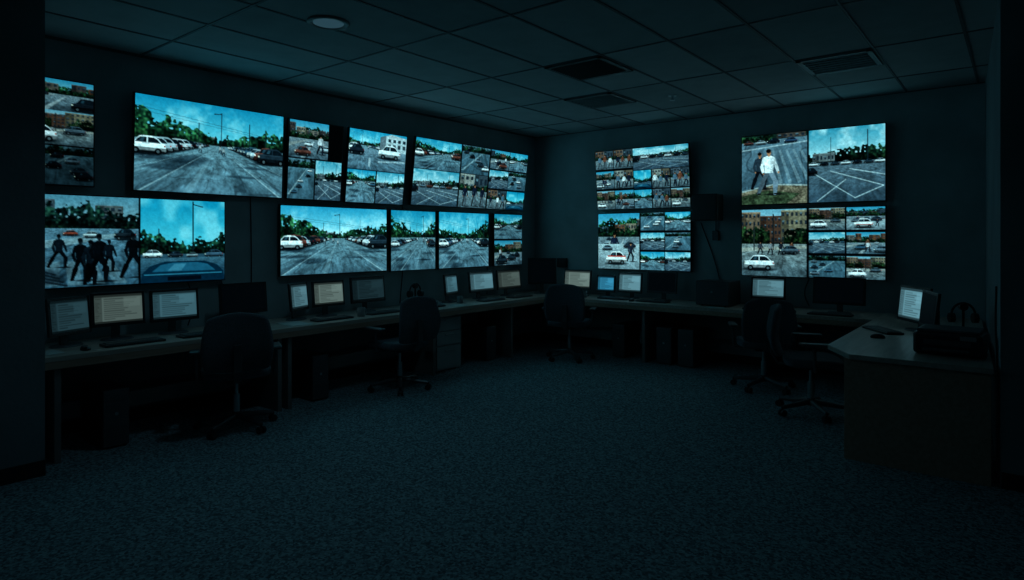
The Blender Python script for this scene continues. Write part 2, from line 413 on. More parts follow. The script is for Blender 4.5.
def sc_cross(c, seed=3):
    c.grad(0, 1, (92, 110, 120), (68, 86, 96)); c.ground(-.35, .7, seed, .35)
    c.poly([(0, .0), (1, 0), (1, .06), (0, .1)], (30, 46, 42)); c.trees(0, .5, .1, .1, (34, 60, 48), seed)
    c.bld(.55, 0, .98, .07, (90, 82, 78), 5, 1)
    c.car(.4, .13, .2, (24, 32, 40)); c.car(.66, .14, .2, (50, 68, 88)); c.car(.03, .13, .16, (84, 58, 54)); c.car(.22, .135, .17, (150, 160, 166))
    c.poly([(0, .2), (1, .13), (1, .145), (0, .22)], (180, 190, 194), .6)
    for k in range(5):
        c.poly([(.48+.1*k, .24), (.51+.1*k, .23), (.64+.14*k, .7), (.59+.14*k, .72)], (150, 164, 170), .38)
    c.poly([(0, .82), (.5, .73), (1, .76), (1, 1), (0, 1)], (104, 96, 84)); c.poly([(0, .88), (.4, .80), (.9, .86), (.7, 1), (0, 1)], (60, 68, 54))
    c.noise(.74, 1, .5, 18, seed+2)
    c.poly([(.0, .80), (.5, .71), (1, .74), (1, .76), (.5, .73), (0, .825)], (160, 166, 164), .8)
    c.person(.29, .78, .54, (46, 56, 64), (30, 34, 40), st=.12)
    c.person(.43, .86, .66, (228, 234, 238), (110, 122, 132), st=.13)
    c.noise(0, 1, .1, 36, seed+9)

def sc_lot2(c, seed=5):
    c.grad(0, .44, (62, 126, 144), (168, 200, 206))
    n = vnoise(c.h, c.w, 6, 6, seed)*.6+vnoise(c.h, c.w, 18, 18, seed+2)*.4; c.blend(np.clip((n-.42)*2.6, 0, 1)*(c.Y < .4), (198, 218, 222), .65)
    c.trees(0, 1, .46, lambda x: .12+.12*x, (34, 62, 54), seed, 9)
    c.bld(.05, .33, .35, .45, (110, 118, 120), 6, 1); c.line(.3, .12, .3, .45, .01, (30, 40, 46)); c.line(.78, .06, .78, .45, .01, (30, 40, 46))
    c.grad(.46, 1, (86, 100, 108), (56, 70, 80)); c.ground(.46, .6, seed, .4)
    for i in range(7): c.car(.0+.145*i, .5, .13, CARC[(i*3+seed) % 9], 1.1)
    c.car(-.04, .62, .16, (20, 26, 32), 1.6)
    for P in (((.1, .62), (.62, .95)), ((.3, .58), (.98, .8)), ((.12, .98), (.5, .7)), ((.55, .56), (1.0, .66)), ((.62, .95), (.98, .8))):
        c.line(*P[0], *P[1], .012, (176, 190, 194), .75)
    c.noise(0, 1, .1, 30, seed+9)

def sc_brick(c, seed=6):
    c.grad(0, .3, (110, 150, 166), (160, 184, 190))
    c.bld(-.02, .04, .3, .5, (118, 102, 88), 5, 4); c.bld(.3, .1, .62, .5, (92, 70, 60), 6, 4, seed=1); c.bld(.62, .02, 1.02, .5, (128, 120, 104), 6, 4, (42, 50, 56), 2)
    c.trees(0, .45, .55, .3, (38, 58, 44), seed, 6); c.trees(.66, 1, .56, .34, (34, 54, 42), seed+2, 6)
    c.grad(.52, 1, (118, 124, 124), (72, 84, 90)); c.ground(.52, .5, seed, .45)
    c.poly([(0, .58), (1, .54), (1, .58), (0, .64)], (150, 148, 140), .7)
    c.line(.5, .08, .5, .6, .018, (34, 38, 40)); c.line(.2, .2, .2, .62, .012, (44, 48, 50)); c.line(.5, .12, .66, .1, .01, (34, 38, 40))
    for i in range(4): c.person(.3+.16*i, .68, .2, [(60, 64, 72), (120, 124, 128), (30, 36, 44), (90, 64, 54)][i], (30, 34, 40))
    c.car(.6, .66, .3, (74, 86, 94)); c.car(.04, .9, .48, (208, 216, 220), 1.15)
    c.noise(0, 1, .14, 30, seed+9)

def sc_redcar(c, seed=7):
    sc_street(c, seed, True, 1, .36)
    c.grad(.55, 1, (150, 164, 168), (102, 114, 120)); c.ground(.55, .5, seed, .3)
    c.car(.62, .62, .3, (40, 50, 58)); c.car(.1, .66, .26, (92, 104, 112)); c.person(.8, .86, .34, (40, 46, 56), (24, 28, 34))
    c.car(.2, .9, .5, (206, 212, 214), 1.25); c.rect(.24, .755, .68, .785, (150, 52, 42), .8)

def sc_traffic(c, seed=8):
    r = random.Random(seed)
    c.grad(0, 1, (84, 108, 118), (62, 82, 92)); c.ground(-.2, .6, seed, .45)
    c.trees(0, 1, .22, .22, (30, 58, 52), seed, 8)
    c.poly([(.0, .9), (.7, .22), (.73, .22), (.08, .9)], (170, 184, 186), .45)
    for i in range(5):
        t = i/5; c.car(r.random()*.75, .3+.14*i, .18+.1*t, r.choice(CARC), 1.15)
    c.noise(0, 1, .12, 26, seed+9)

def sc_corner(c, seed=9):
    sc_lot(c, seed, .36, .2, left=.15, right=.2)
    c.poly([(.52, .42), (.52, .12), (.72, .02), (1, .08), (1, .5), (.62, .48)], (156, 168, 172))
    c.poly([(.52, .42), (.52, .12), (.62, .06), (.62, .48)], (92, 102, 108))
    for i in range(4): c.rect(.66+.09*i, .14, .71+.09*i, .22, (40, 52, 60)); c.rect(.66+.09*i, .28, .71+.09*i, .38, (50, 60, 66))
    c.grad(.48, 1, (104, 122, 132), (68, 86, 96)); c.ground(.48, .2, seed, .45)
    c.car(.5, .66, .4, (196, 206, 210), 1.1); c.car(.0, .62, .26, (34, 42, 50), 1.2)
    c.rect(.34, .7, .37, .92, (175, 186, 190), .6); c.poly([(.5, .75), (1, .7), (1, .73), (.5, .79)], (180, 192, 196), .6)
    c.noise(0, 1, .1, 36, seed+9)

def grid(c, nx, ny, fns, gap=.014, seed=0):
    c.a[:] = (6, 9, 11); k = 0
    for j in range(ny):
        for i in range(nx):
            s = c.sub(i/nx+gap*.5*(i > 0), j/ny+gap*(j > 0), (i+1)/nx-gap*.5*(i < nx-1), (j+1)/ny-gap*(j < ny-1))
            f = fns[k % len(fns)]; f(s, seed+k*13); k += 1

def paint(w, h, fn, cell=.006, bright=1.0, photo=True):
    nx = max(8, int(w/cell)); ny = max(8, int(h/cell))
    a = np.zeros((ny*SS, nx*SS, 3)); c = Cv(a)
    fn(c)
    a = np.clip(a, 0, 255)
    a = a.reshape(ny, SS, nx, SS, 3).mean(axis=(1, 3))
    if photo:
        g = a.mean(axis=2, keepdims=True)
        skyw = np.clip(1-(a[..., 2]-a[..., 0])/70.0, .1, 1)
        a = g + (a-g)*1.12
        x = np.clip(a, 0, 255)/255; a = 255*(x*.55+.45*(x*x*(3-2*x)))
        f = .5*vnoise(ny, nx, ny/2.2, nx/2.6, 7)+.3*vnoise(ny, nx, ny/5, nx/5, 8)+.2*np.random.RandomState(5).rand(ny, nx)
        a = a*(1+((f-.5)*.75*skyw)[..., None])
    a = np.clip(a*np.array([.80, 1.0, 1.02])*bright, 0, 255)
    return (a/255.0)**2.2

def display(name, w, h, arr, parent, loc=(0, 0, 0), rot=(0, 0, 0)):
    ny, nx = arr.shape[:2]
    xs = np.linspace(-w/2, w/2, nx); zs = np.linspace(h/2, -h/2, ny)
    X, Z = np.meshgrid(xs, zs)
    co = np.stack([X, np.zeros_like(X), Z], -1).reshape(-1, 3).astype(np.float32)
    idx = np.arange(nx*ny).reshape(ny, nx)
    q = np.stack([idx[:-1, :-1], idx[1:, :-1], idx[1:, 1:], idx[:-1, 1:]], -1).reshape(-1, 4)
    me = bpy.data.meshes.new(name)
    me.vertices.add(len(co)); me.vertices.foreach_set('co', co.ravel())
    me.loops.add(q.size); me.loops.foreach_set('vertex_index', q.ravel().astype(np.int32))
    me.polygons.add(len(q)); me.polygons.foreach_set('loop_start', np.arange(0, q.size, 4, dtype=np.int32))
    try: me.polygons.foreach_set('loop_total', np.full(len(q), 4, dtype=np.int32))
    except Exception: pass
    me.update(calc_edges=True)
    at = me.attributes.new('pix', 'FLOAT_COLOR', 'POINT')
    col = np.ones((nx*ny, 4), np.float32); col[:, :3] = arr.reshape(-1, 3)
    at.data.foreach_set('color', col.ravel())
    me.materials.append(M_DISP)
    o = bpy.data.objects.new(name, me); COL.objects.link(o)
    o.parent = parent; o.location = loc; o.rotation_euler = rot
    return o

# ------------------------------------------------------------------ room shell
XL, YB, H = -5.87, 7.86, 3.104
box_obj('floor', (XL-.15, -2.15, -.12), (1.75, YB+.15, 0), M_CARPET)
box_obj('ceiling', (XL-.15, -2.15, H), (1.75, YB+.15, H+.12), M_CEIL)
box_obj('wall_left', (XL-.15, -2.0, 0), (XL, YB, H), M_WALL)
box_obj('wall_back', (XL-.15, YB, 0), (1.6, YB+.15, H), M_WALL)
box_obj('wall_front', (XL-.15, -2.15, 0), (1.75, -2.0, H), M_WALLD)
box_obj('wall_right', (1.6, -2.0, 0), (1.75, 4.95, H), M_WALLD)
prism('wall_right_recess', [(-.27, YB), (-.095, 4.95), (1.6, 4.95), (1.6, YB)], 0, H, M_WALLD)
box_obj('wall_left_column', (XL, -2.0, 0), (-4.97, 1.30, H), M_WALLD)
box_obj('baseboard_left', (XL, 1.30, 0), (XL+.012, YB, .10), M_BASE)
box_obj('baseboard_back', (XL+.012, YB-.012, 0), (-.272, YB, .10), M_BASE)
box_obj('baseboard_column', (-4.97, -2.0, 0), (-4.958, 1.30, .10), M_BASE)
box_obj('baseboard_right', (-.09, 4.938, 0), (1.6, 4.95, .10), M_BASE)

# ceiling grid: 0.61 x 1.22 m lay-in tiles
bm = bmesh.new()
for i in range(-12, 12):
    x = GX+GS*(i+.5)
    if XL+.05 < x < 1.55: add_box(bm, (x, (YB-2)/2, H-.003), (.020, YB+2, .006))
for j in range(-15, 8, 2):
    y = GY+GS*(j+.5)
    if -1.95 < y < YB-.03: add_box(bm, ((XL+1.6)/2, y, H-.0028), (1.6-XL, .020, .0056))
for ix, iy in ((0, 0), (-1, 2), (3, 2)):
    add_box(bm, (GX+GS*ix, GY+GS*(iy+.5), H-.0026), (GS, .020, .0052))
add_box(bm, (XL+.012, (YB-2)/2, H-.004), (.024, YB+2, .008)); add_box(bm, ((XL+1.6)/2, YB-.012, H-.004), (1.6-XL, .024, .008))
obj_from_bm('ceiling_grid', bm, M_TBAR)

def vent(ix, iy, slats, m, lightm):
    x, y = GX+GS*ix, GY+GS*iy
    e = empty('air_vent', (x, y, H))
    bm = bmesh.new(); s = .585
    for sx in (-1, 1): add_box(bm, (sx*(s/2-.02), 0, -.009), (.04, s, .018)); add_box(bm, (0, sx*(s/2-.02), -.009), (s, .04, .018))
    obj_from_bm('vent_frame', bm, m, e)
    bm = bmesh.new(); add_box(bm, (0, 0, -.002), (s-.06, s-.06, .003)); obj_from_bm('vent_back', bm, M_BLACK, e)
    bm = bmesh.new()
    for k in range(slats):
        p = -s/2+.06+(s-.12)*k/(slats-1)
        add_box(bm, (0, p, -.014), (s-.08, .022, .012), 0, Matrix.Rotation(.6, 4, 'X'))
    obj_from_bm('vent_louvers', bm, lightm, e)
vent(0, 0, 14, M_VENT, M_BLACK)
vent(-1, 2, 8, M_VENT, M_GREY)
vent(3, 2, 7, M_GREY, M_VENTL)
M_LENS = bpy.data.materials.new('frosted_lens'); M_LENS.use_nodes = True
_b = M_LENS.node_tree.nodes['Principled BSDF']; _b.inputs['Base Color'].default_value = (.4, .45, .5, 1)
_b.inputs['Emission Color'].default_value = (.25, .55, .75, 1); _b.inputs['Emission Strength'].default_value = .06
def downlight(x, y, power=0):
    e = empty('ceiling_downlight_fill', (x, y, H))
    bm = bmesh.new()
    prof = [(.150, 0), (.150, -.010), (.135, -.016), (.112, -.012), (.105, 0)]
    N = 40; rings = []
    for r_, z_ in prof:
        rings.append([bm.verts.new((r_*math.cos(2*math.pi*k/N), r_*math.sin(2*math.pi*k/N), z_)) for k in range(N)])
    for a, b in zip(rings, rings[1:]):
        for k in range(N): bm.faces.new((a[k], a[(k+1) % N], b[(k+1) % N], b[k]))
    obj_from_bm('trim_ring', bm, M_GREY, e, smooth=True)
    bm = bmesh.new(); add_cyl(bm, (0, 0, -.008), (0, 0, -.001), .108, seg=40); obj_from_bm('lens', bm, M_LENS, e)
    if power:
        l = bpy.data.lights.new('fill_spot', 'SPOT'); l.energy = power; l.color = (.34, .78, 1.0); l.spot_size = math.radians(155); l.spot_blend = .9  # fill spot added below the lens to brighten the room
        l.shadow_soft_size = .10
        o = bpy.data.objects.new('fill_spot', l); COL.objects.link(o); o.parent = e; o.location = (0, 0, -.12)
downlight(-3.88, 2.71, 7.0)  # real fixture, but unlit; its spot is added fill light
downlight(-1.45, 1.35, 3.0)  # added fixture out of view, there only for its fill light
e = empty('fire_sprinkler', (-2.95, 6.45, H))
bm = bmesh.new(); add_cyl(bm, (0, 0, -.01), (0, 0, 0), .045); add_cyl(bm, (0, 0, -.05), (0, 0, -.01), .012); add_cyl(bm, (0, 0, -.055), (0, 0, -.05), .03)
obj_from_bm('sprinkler_body', bm, M_VENTL, e)

# ------------------------------------------------------------------ wall monitors
def wall_monitor(wall, a0, a1, z0, z1, tilt, fn, bright=1.0):
    w = a1-a0; h = z1-z0; t = math.radians(tilt)
    dist = .065+abs(math.sin(t))*h/2
    if wall == 'L': e = empty('wall_monitor', (XL+dist, (a0+a1)/2, (z0+z1)/2), math.pi/2)
    else: e = empty('wall_monitor', ((a0+a1)/2, YB-dist, (z0+z1)/2), 0)
    bm = bmesh.new(); add_box(bm, (0, 0, 0), (w, .036, h), .004)
    obj_from_bm('frame', bm, M_BLACK, e, rot=(t, 0, 0))
    bz = .011
    yy = -.0195
    display('display', w-2*bz, h-2*bz, paint(w-2*bz, h-2*bz, fn, bright=bright), e, (0, yy*math.cos(t), yy*math.sin(t)), (t, 0, 0))
    bm = bmesh.new()
    add_box(bm, (0, dist-.008, 0), (min(.5, w*.6), .014, .30))
    add_box(bm, (-w*.15, dist/2+.005, 0), (.04, dist-.012, .22)); add_box(bm, (w*.15, dist/2+.005, 0), (.04, dist-.012, .22))
    obj_from_bm('wall_mount', bm, M_BLACK, e)
    return e

def L0(c):
    c.a[:] = (6, 9, 11); sc_street(c.sub(0, 0, 1, .3), 31, True, 0); sc_brick(c.sub(0, .3, 1, .62), 32); sc_traffic(c.sub(0, .635, 1, 1), 33)
    c.a[int(c.h*.635):] *= .65
def LL(c):
    c.a[:] = (6, 9, 11); sc_sil(c.sub(0, 0, .535, 1), 3); sc_sky(c.sub(.545, 0, 1, 1), 4)
def L2(c):
    c.a[:] = (6, 9, 11); sc_street(c.sub(0, 0, .72, .47), 51, False, 1); sc_traffic(c.sub(0, .49, .48, 1), 52); sc_lot2(c.sub(.5, .49, 1, 1), 53)
def L3(c):
    c.a[:] = (6, 9, 11); sc_corner(c.sub(0, 0, 1, .54), 61); sc_lot(c.sub(0, .55, .48, 1), 62, .3); sc_lot2(c.sub(.5, .55, 1, 1), 63)
def L4(c):
    c.a[:] = (6, 9, 11)
    sc_lot(c.sub(0, 0, .36, .45), 71, .4, .7); sc_traffic(c.sub(.37, 0, .62, .45), 72)
    sc_lot2(c.sub(0, .46, .36, 1), 73); sc_people(c.sub(.37, .46, .62, 1), 74)
    c.rect(.615, 0, .625, 1, (5, 7, 8))
    grid(c.sub(.63, 0, 1, 1), 2, 3, [sc_street, sc_lot, sc_lot2, sc_traffic, sc_people, sc_sky], seed=75)
def M23(c):
    c.a[:] = (6, 9, 11); sc_lot(c.sub(0, 0, 1, 1), 82, .44, .55, left=.2, right=.35)
def R1(c):
    c.a[:] = (6, 9, 11)
    grid(c.sub(0, 0, .42, 1), 2, 3, [sc_people, sc_people, sc_street, sc_people, sc_brick, sc_street], .02, 91)
    sc_lot2(c.sub(.43, 0, 1, .36), 92); grid(c.sub(.43, .37, 1, 1), 3, 2, [sc_sky, sc_people, sc_people, sc_lot, sc_people, sc_brick], .02, 93)
def R1b(c):
    c.a[:] = (6, 9, 11); sc_redcar(c.sub(0, 0, .47, 1), 95)
    grid(c.sub(.485, 0, 1, 1), 2, 3, [sc_traffic, sc_lot, sc_lot2, sc_traffic, sc_lot, sc_lot2], .02, 96)
def R2(c):
    c.a[:] = (6, 9, 11); sc_cross(c.sub(0, 0, .49, 1), 3); sc_lot2(c.sub(.50, 0, 1, 1), 5)
def R2b(c):
    c.a[:] = (6, 9, 11); sc_brick(c.sub(0, 0, .485, 1), 6)
    grid(c.sub(.5, 0, 1, 1), 2, 3, [sc_brick, sc_redcar, sc_lot2, sc_street, sc_traffic, sc_brick], .02, 97)

wall_monitor('L', 1.315, 1.846, 1.955, 2.785, 0, L0, .85)
wall_monitor('L', 1.315, 2.915, 1.155, 1.895, 0, LL, .98)
wall_monitor('L', 2.12, 3.50, 1.945, 2.775, 2.5, lambda c: sc_lot(c, 11, .42, .52))
wall_monitor('L', 3.54, 4.20, 1.945, 2.765, 4, L2)
wall_monitor('L', 4.25, 5.09, 1.94, 2.77, 6, L3, 1.05)
wall_monitor('L', 5.21, 7.45, 1.95, 2.79, 7, L4)
wall_monitor('L', 3.47, 4.85, 1.16, 1.89, 0, lambda c: sc_lot(c, 21, .44, .5, sky=((54, 132, 158), (146, 196, 206))), 1.03)
wall_monitor('L', 4.90, 5.64, 1.15, 1.89, 0, lambda c: sc_lot(c, 22, .42, .7, left=.3, right=.3))
wall_monitor('L', 5.69, 6.67, 1.15, 1.895, 0, M23, 1.03)
wall_monitor('L', 6.78, 7.43, 1.15, 1.90, 0, lambda c: grid(c, 1, 2, [sc_lot, sc_street], .02, 84), .9)
wall_monitor('B', -4.70, -3.30, 1.945, 2.775, 5, R1)
wall_monitor('B', -4.69, -3.30, 1.11, 1.90, 0, R1b, 1.05)
wall_monitor('B', -2.66, -1.115, 1.945, 2.79, 0, R2)
wall_monitor('B', -2.66, -1.115, 1.088, 1.90, 0, R2b)

e = empty('wall_speaker', (-3.04, YB, 1.93))
bm = bmesh.new(); add_box(bm, (0, -.20, 0), (.33, .20, .33), .01); obj_from_bm('cabinet', bm, M_BLACK, e)
bm = bmesh.new(); add_box(bm, (0, -.302, 0), (.29, .006, .29), .002); obj_from_bm('grille', bm, M_BLACK, e)
bm = bmesh.new(); add_box(bm, (0, -.055, 0), (.05, .10, .06)); add_box(bm, (0, -.006, 0), (.10, .012, .14)); obj_from_bm('bracket', bm, M_METAL, e)
e = empty('wall_outlet_box', (-3.0, YB, 1.58))
bm = bmesh.new(); add_box(bm, (0, -.02, 0), (.08, .04, .12), .004); add_cyl(bm, (0, -.02, .06), (0, -.02, .19), .008); obj_from_bm('box_body', bm, M_DARK, e)
e = empty('wall_thermostat', (-5.35, YB, 1.18))
bm = bmesh.new(); add_box(bm, (0, -.02, 0), (.17, .04, .14), .006); add_box(bm, (.03, -.042, .01), (.07, .005, .05)); obj_from_bm('thermostat_body', bm, M_BLACK, e)

# ------------------------------------------------------------------ desks
DZ = .74
e = empty('desk')
prism('tabletop', [(XL+.015, 1.33), (-5.12, 1.33), (-5.12, 7.84), (XL+.015, 7.84)], DZ-.035, DZ, M_WOOD, e, .003)
for k, y in enumerate((1.42, 3.09, 3.19, 5.0, 6.4)):
    box_obj('leg_panel_%d' % (k+1), (-5.80, y-.02, 0), (-5.15, y+.02, DZ-.035), M_PANEL, e, .002)
box_obj('modesty_panel', (-5.74, 1.45, .36), (-5.725, 7.6, DZ-.035), M_PANEL, e)
box_obj('cable_raceway', (-5.80, 1.46, .16), (-5.70, 4.95, .29), M_CAB, e, .006)
box_obj('edge_fascia', (-5.135, 1.33, DZ-.085), (-5.118, 7.10, DZ-.035), M_WOODP, e)
e = empty('desk')
prism('tabletop', [(-5.118, 7.11), (-1.142, 7.11), (-1.142, 7.84), (-5.118, 7.84)], DZ-.035, DZ, M_WOOD, e, .003)
for k, x in enumerate((-3.65, -2.2)):
    box_obj('leg_panel_%d' % (k+1), (x-.02, 7.14, 0), (x+.02, 7.80, DZ-.035), M_PANEL, e, .002)
box_obj('modesty_panel', (-5.1, 7.70, .30), (-1.2, 7.715, DZ-.035), M_PANEL, e)
box_obj('edge_fascia', (-5.10, 7.108, DZ-.085), (-1.2, 7.125, DZ-.035), M_WOODP, e)
e = empty('desk')
prism('tabletop', [(-1.14, 7.84), (-1.14, 5.24), (-.93, 4.90), (-.125, 4.90), (-.30, 7.84)], DZ-.035, DZ, M_WOOD, e, .003)
box_obj('end_panel', (-.965, 4.925, 0), (-.14, 4.955, DZ-.035), M_WOODP, e, .002)
box_obj('side_panel', (-.965, 4.957, 0), (-.94, 5.6, DZ-.035), M_WOODP, e, .002)

def pedestal(x0, y0, x1, y1):
    e = empty('drawer_cabinet', ((x0+x1)/2, (y0+y1)/2, 0))
    w, d = x1-x0, y1-y0
    bm = bmesh.new(); add_box(bm, (0, 0, .335), (w, d, .63), .005); obj_from_bm('carcass', bm, M_CAB, e)
    for k, (zz, hh) in enumerate(((.55, .15), (.385, .15), (.17, .25))):
        bm = bmesh.new()
        add_box(bm, (w/2+.008, 0, zz), (.016, d-.02, hh), .003); add_box(bm, (w/2+.022, 0, zz+hh*.3), (.012, .14, .012), .003)
        obj_from_bm('drawer_%d' % (k+1), bm, M_CAB, e)
    bm = bmesh.new()
    for sx in (-1, 1):
        for sy in (-1, 1): add_cyl(bm, (sx*(w/2-.05), sy*(d/2-.05), 0), (sx*(w/2-.05), sy*(d/2-.05), .03), .02)
    obj_from_bm('feet', bm, M_BLACK, e)
pedestal(-5.68, 5.06, -5.20, 5.48)

def tower(x, y, z, rz, w=.18, d=.42, h=.42):
    e = empty('computer_tower', (x, y, z), rz)
    bm = bmesh.new(); add_box(bm, (0, 0, .012+h/2), (w, d, h), .006); obj_from_bm('chassis', bm, M_BLACK, e)
    bm = bmesh.new(); add_box(bm, (0, -d/2-.004, .012+h/2), (w-.01, .01, h-.01), .003)
    add_box(bm, (0, -d/2-.010, h-.05), (w*.75, .006, .03)); add_box(bm, (0, -d/2-.010, h-.10), (w*.75, .006, .03))
    for k in range(6): add_box(bm, (0, -d/2-.010, .05+.022*k), (w*.7, .006, .007))
    obj_from_bm('front_bezel', bm, M_DARK, e)
    bm = bmesh.new(); add_cyl(bm, (0, -d/2-.014, h*.6), (0, -d/2-.008, h*.6), .012); obj_from_bm('power_button', bm, M_METAL, e)
    bm = bmesh.new()
    for sx in (-1, 1):
        for sy in (-1, 1): add_cyl(bm, (sx*w*.35, sy*d*.38, 0), (sx*w*.35, sy*d*.38, .013), .014)
    obj_from_bm('feet', bm, M_BLACK, e)
LW = math.pi/2
tower(-5.42, 1.80, 0, LW)
tower(-5.42, 3.55, 0, LW)
tower(-5.42, 6.05, 0, LW)
tower(-3.40, 7.40, 0, 0, .20, .42, .44)
tower(-3.12, 7.40, 0, 0, .20, .42, .44)
tower(-4.05, 7.44, 0, 0)
tower(-.60, 6.3, 0, -LW)
tower(-2.84, 7.50, DZ+.0005, 0, .40, .40, .285)

# ------------------------------------------------------------------ desktop monitors
def ui(kind, seed):
    def f(c):
        r = random.Random(seed)
        base = {'grey': (84, 108, 118), 'warm': (120, 116, 110), 'blue': (56, 116, 144), 'light': (118, 142, 152)}[kind]
        c.a[:] = base
        c.rect(0, 0, 1, .09, tuple(v*.45 for v in base)); c.rect(0, .92, 1, 1, tuple(v*.4 for v in base))
        c.rect(0, .09, .16, .92, tuple(v*.75 for v in base))
        y = .14
        while y < .88:
            c.rect(.2, y, .2+.2+.5*r.random(), y+.03, tuple(v*.6 for v in base), .8)
            c.rect(.02, y, .06+.08*r.random(), y+.025, tuple(v*.5 for v in base), .8)
            y += .07
        c.rect(.6, .14, .95, .45, tuple(min(255, v*1.15) for v in base), .6)
    return f
def off(c): c.a[:] = (9, 13, 16)
def cmon(x, y, yaw, w, h, lift, fn, bright=.8, tilt=-6, cell=.006):
    e = empty('computer_monitor', (x, y, DZ), yaw)
    t = math.radians(tilt); zc = lift+h/2
    bm = bmesh.new(); add_box(bm, (0, 0, 0), (w+.016, .022, h+.014), .004); add_box(bm, (0, .018, -.01), (w*.6, .022, h*.55), .006)
    obj_from_bm('housing', bm, M_BLACK, e, (0, 0, zc), (t, 0, 0))
    bz = .014; yy = -.0125
    display('display', w-2*bz, h-2*bz-.006, paint(w-2*bz, h-2*bz, fn, cell, bright, False), e, (0, yy*math.cos(t), zc+yy*math.sin(t)+.002), (t, 0, 0))
    bm = bmesh.new(); add_box(bm, (0, .055, (zc+.01)/2), (.06, .018, zc-.01), .004); add_box(bm, (0, .035, zc-.01), (.07, .03, .06), .003)
    obj_from_bm('stand_neck', bm, M_DARK, e)
    bm = bmesh.new(); add_cyl(bm, (0, .03, 0.0005), (0, .03, .012), .105, .095, 28)
    bmesh.ops.scale(bm, vec=(1.15, .85, 1), verts=bm.verts)
    obj_from_bm('stand_base', bm, M_DARK, e, smooth=False)
    return e
cmon(-5.55, 1.60, LW+.40, .32, .27, .09, ui('grey', 1), .5)
cmon(-5.60, 1.95, LW, .37, .255, .12, ui('warm', 2), .72)
cmon(-5.60, 2.38, LW-.03, .375, .255, .115, ui('grey', 3), .78)
cmon(-5.58, 2.98, LW, .44, .27, .12, off)
cmon(-5.58, 3.55, LW+.4, .28, .26, .10, ui('light', 4), .7)
cmon(-5.60, 3.91, LW, .37, .25, .11, ui('warm', 5), .85)
cmon(-5.60, 4.42, LW, .45, .27, .11, ui('grey', 6), .4)
cmon(-5.60, 5.72, LW+.25, .30, .25, .10, ui('grey', 7), .85)
cmon(-5.60, 6.30, LW, .47, .26, .10, ui('light', 8), .78)
cmon(-5.60, 6.88, LW, .50, .26, .10, ui('warm', 9), .65)
cmon(-5.42, 7.43, .75, .40, .36, .15, off)
cmon(-4.93, 7.62, 0, .44, .26, .09, ui('warm', 10), .95)
cmon(-4.45, 7.60, .1, .26, .22, .07, ui('blue', 11), 1.0)
cmon(-4.08, 7.60, 0, .34, .26, .08, ui('light', 12), .88)
cmon(-3.62, 7.60, 0, .40, .27, .10, off)
cmon(-2.27, 7.55, 0, .37, .24, .11, ui('light', 13), .78)
cmon(-1.52, 7.50, 0, .50, .28, .10, off)
cmon(-.72, 6.50, -.95, .44, .30, .08, ui('light', 14), .9)
cmon(-.56, 5.98, -1.25, .44, .28, .10, off)

# ------------------------------------------------------------------ keyboards, mice, papers, phones ...
def keyboard(x, y, rz, w=.42, d=.14):
    e = empty('keyboard', (x, y, DZ+.0005), rz)
    bm = bmesh.new(); add_box(bm, (0, 0, .009), (w, d, .018), .004); obj_from_bm('case', bm, M_BLACK, e)
    bm = bmesh.new(); nx = 18
    for j in range(5):
        for i in range(nx):
            if j == 0 and 4 <= i <= 8:
                if i == 6: add_box(bm, (-w/2+.02+(w-.04)*(6+.5)/nx, -d/2+.02, .021), ((w-.04)*5/nx*.92, .018, .007))
                continue
            add_box(bm, (-w/2+.02+(w-.04)*(i+.5)/nx, -d/2+.02+j*(d-.04)/4, .021), ((w-.04)/nx*.8, (d-.04)/4*.75, .007))
    obj_from_bm('keys', bm, M_KEY, e)
def mouse(x, y, rz):
    bm = bmesh.new(); bmesh.ops.create_uvsphere(bm, u_segments=20, v_segments=12, radius=1)
    for v in bm.verts:
        v.co.x *= .032*(1-.12*v.co.y); v.co.y *= .055; v.co.z = max(v.co.z, -.15)*.030+.0052
    obj_from_bm('computer_mouse', bm, M_BLACK, None, (x, y, DZ), (0, 0, rz), True)
for x, y, r_ in ((-5.30, 1.95, LW), (-5.30, 2.50, LW), (-5.32, 3.76, LW), (-5.34, 4.42, LW), (-5.34, 6.2, LW), (-5.34, 6.80, LW),
                 (-4.2, 7.36, 0), (-3.62, 7.33, 0), (-2.25, 7.29, 0), (-1.55, 7.24, 0), (-.93, 6.28, -.95)):
    keyboard(x, y, r_)
for x, y, r_ in ((-5.27, 1.62, LW), (-5.27, 2.82, LW), (-5.3, 4.75, LW), (-3.88, 7.27, 0), (-1.92, 7.25, 0), (-.90, 5.85, -1.2)):
    mouse(x, y, r_)
def paper(x, y, rz, w=.21, h=.297):
    bm = bmesh.new(); add_box(bm, (0, 0, .0015), (w, h, .002)); add_box(bm, (.01, .006, .0035), (w, h, .0015), 0, Matrix.Rotation(.08, 4, 'Z'))
    obj_from_bm('paper_sheets', bm, M_PAPER, None, (x, y, DZ+.0005), (0, 0, rz))
paper(-5.32, 3.34, 1.5); paper(-5.26, 5.48, 1.6, .15, .21); paper(-2.78, 7.19, .05, .20, .13); paper(-5.32, 1.42, 1.55, .10, .2)

